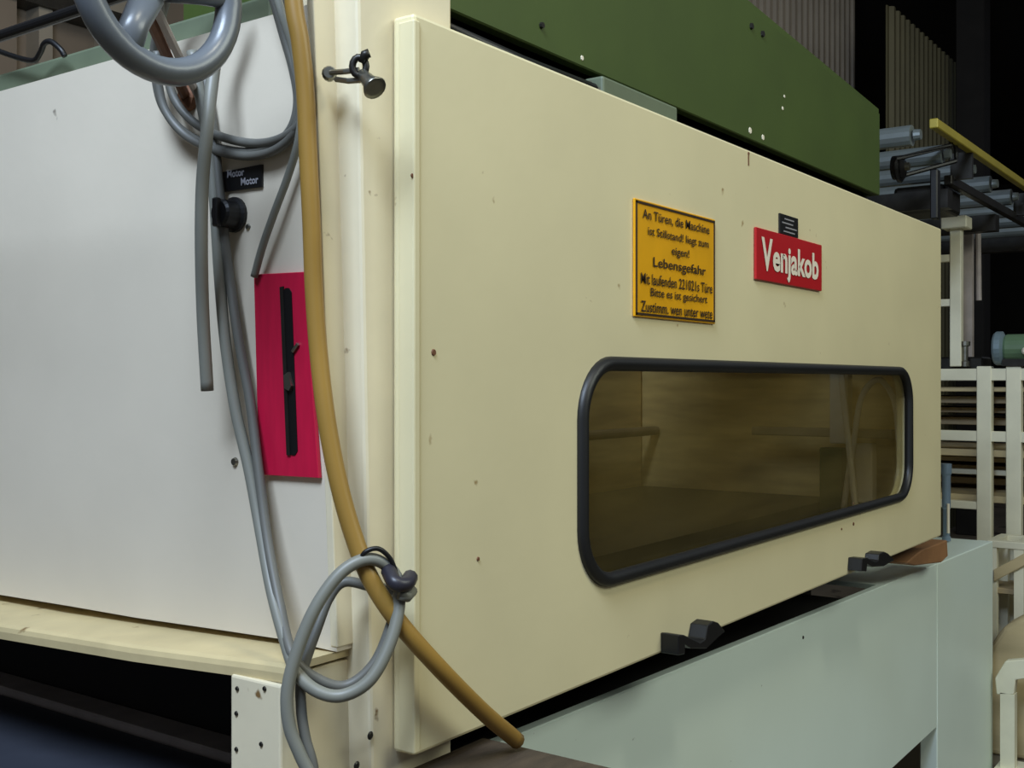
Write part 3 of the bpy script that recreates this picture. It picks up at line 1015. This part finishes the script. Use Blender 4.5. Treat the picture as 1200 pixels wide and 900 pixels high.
# drive belt loop and pulley at the near end
pc = at(1047, 197, 5.6)
obj('pulley', lathe([(0.06, 0), (0.06, 0.05), (0.03, 0.06)], pc, (0, -1, 0), 20), blackmat, con)
obj('pulley_hub', lathe([(0.022, 0.05), (0.02, 0.08)], pc, (0, -1, 0), 12), steel, con)
pe = Vector((5.89, ry - 0.03, 1.16))
loop = []
for k in range(9):
    a = math.radians(60 + 180 * k / 8)
    loop.append(pc + Vector((-0.066 * math.sin(a), -0.03, 0.066 * math.cos(a))))
for k in range(9):
    a = math.radians(60 + 180 + 180 * k / 8)
    loop.append(pe + Vector((-0.062 * math.sin(a), 0, 0.062 * math.cos(a))))
obj('drive_belt', tube(loop, 0.012, 8, closed=True), blackmat, con)
obj('gear_case', box(6.15, 6.5, ry + 0.08, ry + 0.35, 0.92, 1.06, 0.02, seg=2), darksteel, con)
hk2 = at(1096, 250, 5.5)
obj('hanging_bracket', box(hk2.x - 0.03, hk2.x + 0.03, hk2.y - 0.018, hk2.y + 0.018, hk2.z - 0.03, 1.05, 0.006), blackmat, con)
PXc = 7.0
yp = onX(1121, 320, PXc).y
obj('post', box(PXc - 0.03, PXc + 0.03, yp - 0.033, yp + 0.033, ztop, 0.98, 0.004), creambg, con)
obj('post_head', box(PXc - 0.07, PXc + 0.07, onX(1136, 250, PXc).y, onX(1106, 250, PXc).y, onX(1120, 269, PXc).z, 0.99, 0.006), creambg, con)
for v in (303, 355):
    z = onX(1110, v, PXc).z
    obj('rung', box(PXc - 0.025, PXc + 0.025, yp + 0.03, yp + 0.9, z - 0.022, z + 0.022, 0.003), creambg, con)
obj('post', box(PXc - 0.03, PXc + 0.03, yp + 0.9, yp + 0.97, ztop, 0.98, 0.004), creambg, con)
obj('pipe', tube([onX(1146, 257, PXc + 0.5), onX(1147, 352, PXc + 0.5)], 0.018, 10), greyrail, con)
obj('back_strip', box(PXc + 0.4, PXc + 0.45, onX(1140, 300, PXc + 0.42).y, onX(1128, 300, PXc + 0.42).y, ztop, 1.0), greyrail, con)

# pneumatic cylinder standing on the base cabinet top
pcx = onY(1109, 626, 1.50)
zcb = prr.z + 0.0
cyl = thing('air_cylinder', 'upright blue grey air cylinder standing past the door end', 'cylinder', (pcx.x, 1.5, zcb + 0.008))
zt1 = at(1108, 545, pcx.dot(FW)).z
obj('barrel', lathe([(0.022, 0), (0.022, 0.02), (0.017, 0.025), (0.017, 0.16), (0.021, 0.17), (0.021, zt1 - zcb - 0.06), (0.026, zt1 - zcb - 0.05), (0.026, zt1 - zcb)], (pcx.x, 1.5, zcb + 0.008), (0, 0, 1), 14), bluecyl, cyl)
obj('rod', lathe([(0.007, 0.05), (0.007, 0.20)], (pcx.x - 0.022, 1.485, zcb), (0, 0, 1), 8), whiteink, cyl)

# low cream table frame and clutter on the floor at the right
tb = thing('low_bench', 'low cream bench with a square tube top beside the base cabinet', 'bench', (8.0, 1.1, FLOOR))
TX = 6.6
ztb = onX(1180, 634, TX).z
ya, yb = onX(1245, 640, TX).y, onX(1158, 640, TX).y
obj('top_bar', box(TX - 0.03, TX + 0.03, ya, yb, ztb - 0.04, ztb, 0.004), creambg, tb)
obj('top_bar', box(TX + 0.25, TX + 0.31, ya, yb, ztb - 0.04, ztb, 0.004), creambg, tb)
for y in (ya, yb - 0.05, (ya + yb) / 2):
    obj('leg', box(TX - 0.025, TX + 0.025, y, y + 0.05, FLOOR, ztb - 0.04), creambg, tb)
    obj('leg', box(TX + 0.25, TX + 0.30, y, y + 0.05, FLOOR, ztb - 0.04), creambg, tb)
    obj('side_bar', box(TX + 0.03, TX + 0.25, y, y + 0.05, ztb - 0.04, ztb), creambg, tb)
zsh = onX(1180, 690, TX).z
obj('shelf', box(TX + 0.0, TX + 0.3, ya, yb, zsh - 0.03, zsh, 0.003), timber2, tb)
# plank lying on the shelf, cream foot with gusset
obj('brace', prism([onX(1164, 668, TX - 0.05), onX(1235, 630, TX - 0.05), onX(1235, 645, TX - 0.05), onX(1164, 682, TX - 0.05)], (0.03, 0, 0), 0.004), timber, tb)
FX = 6.0
ft = thing('machine_foot', 'cream cast machine foot with gusset on the floor at the cabinet end', 'foot', (FX, 1.05, FLOOR))
zf = FLOOR
obj('gusset', prism([onX(u, v, FX) for u, v in ((1166, 795), (1178, 775), (1235, 770), (1235, 790), (1190, 797), (1188, 814), (1168, 814))], (0.06, 0, 0), 0.004), creambg, ft)
pf = [onX(u, v, FX) for u, v in ((1170, 870), (1190, 878))]
obj('foot_plate', box(FX - 0.05, FX + 0.15, onX(1235, 880, FX).y, onX(1166, 880, FX).y, FLOOR, FLOOR + 0.05, 0.004), creambg, ft)
obj('stem', box(FX + 0.0, FX + 0.06, onX(1189, 850, FX).y, onX(1172, 850, FX).y, FLOOR + 0.05, onX(1180, 813, FX).z), creambg, ft)
sk = obj('cloth_sack', prism([onX(u, v, FX + 0.32) for u, v in ((1150, 790), (1160, 757), (1175, 735), (1200, 722), (1235, 720))] + [Vector((FX + 0.32, onX(1235, 700, FX + 0.32).y, FLOOR)), Vector((FX + 0.32, onX(1150, 700, FX + 0.32).y, FLOOR))], (0.2, 0, 0), 0.03, 3), timber)
tag(sk, 'tall yellowish cloth sack between machine foot and low bench', 'sack')
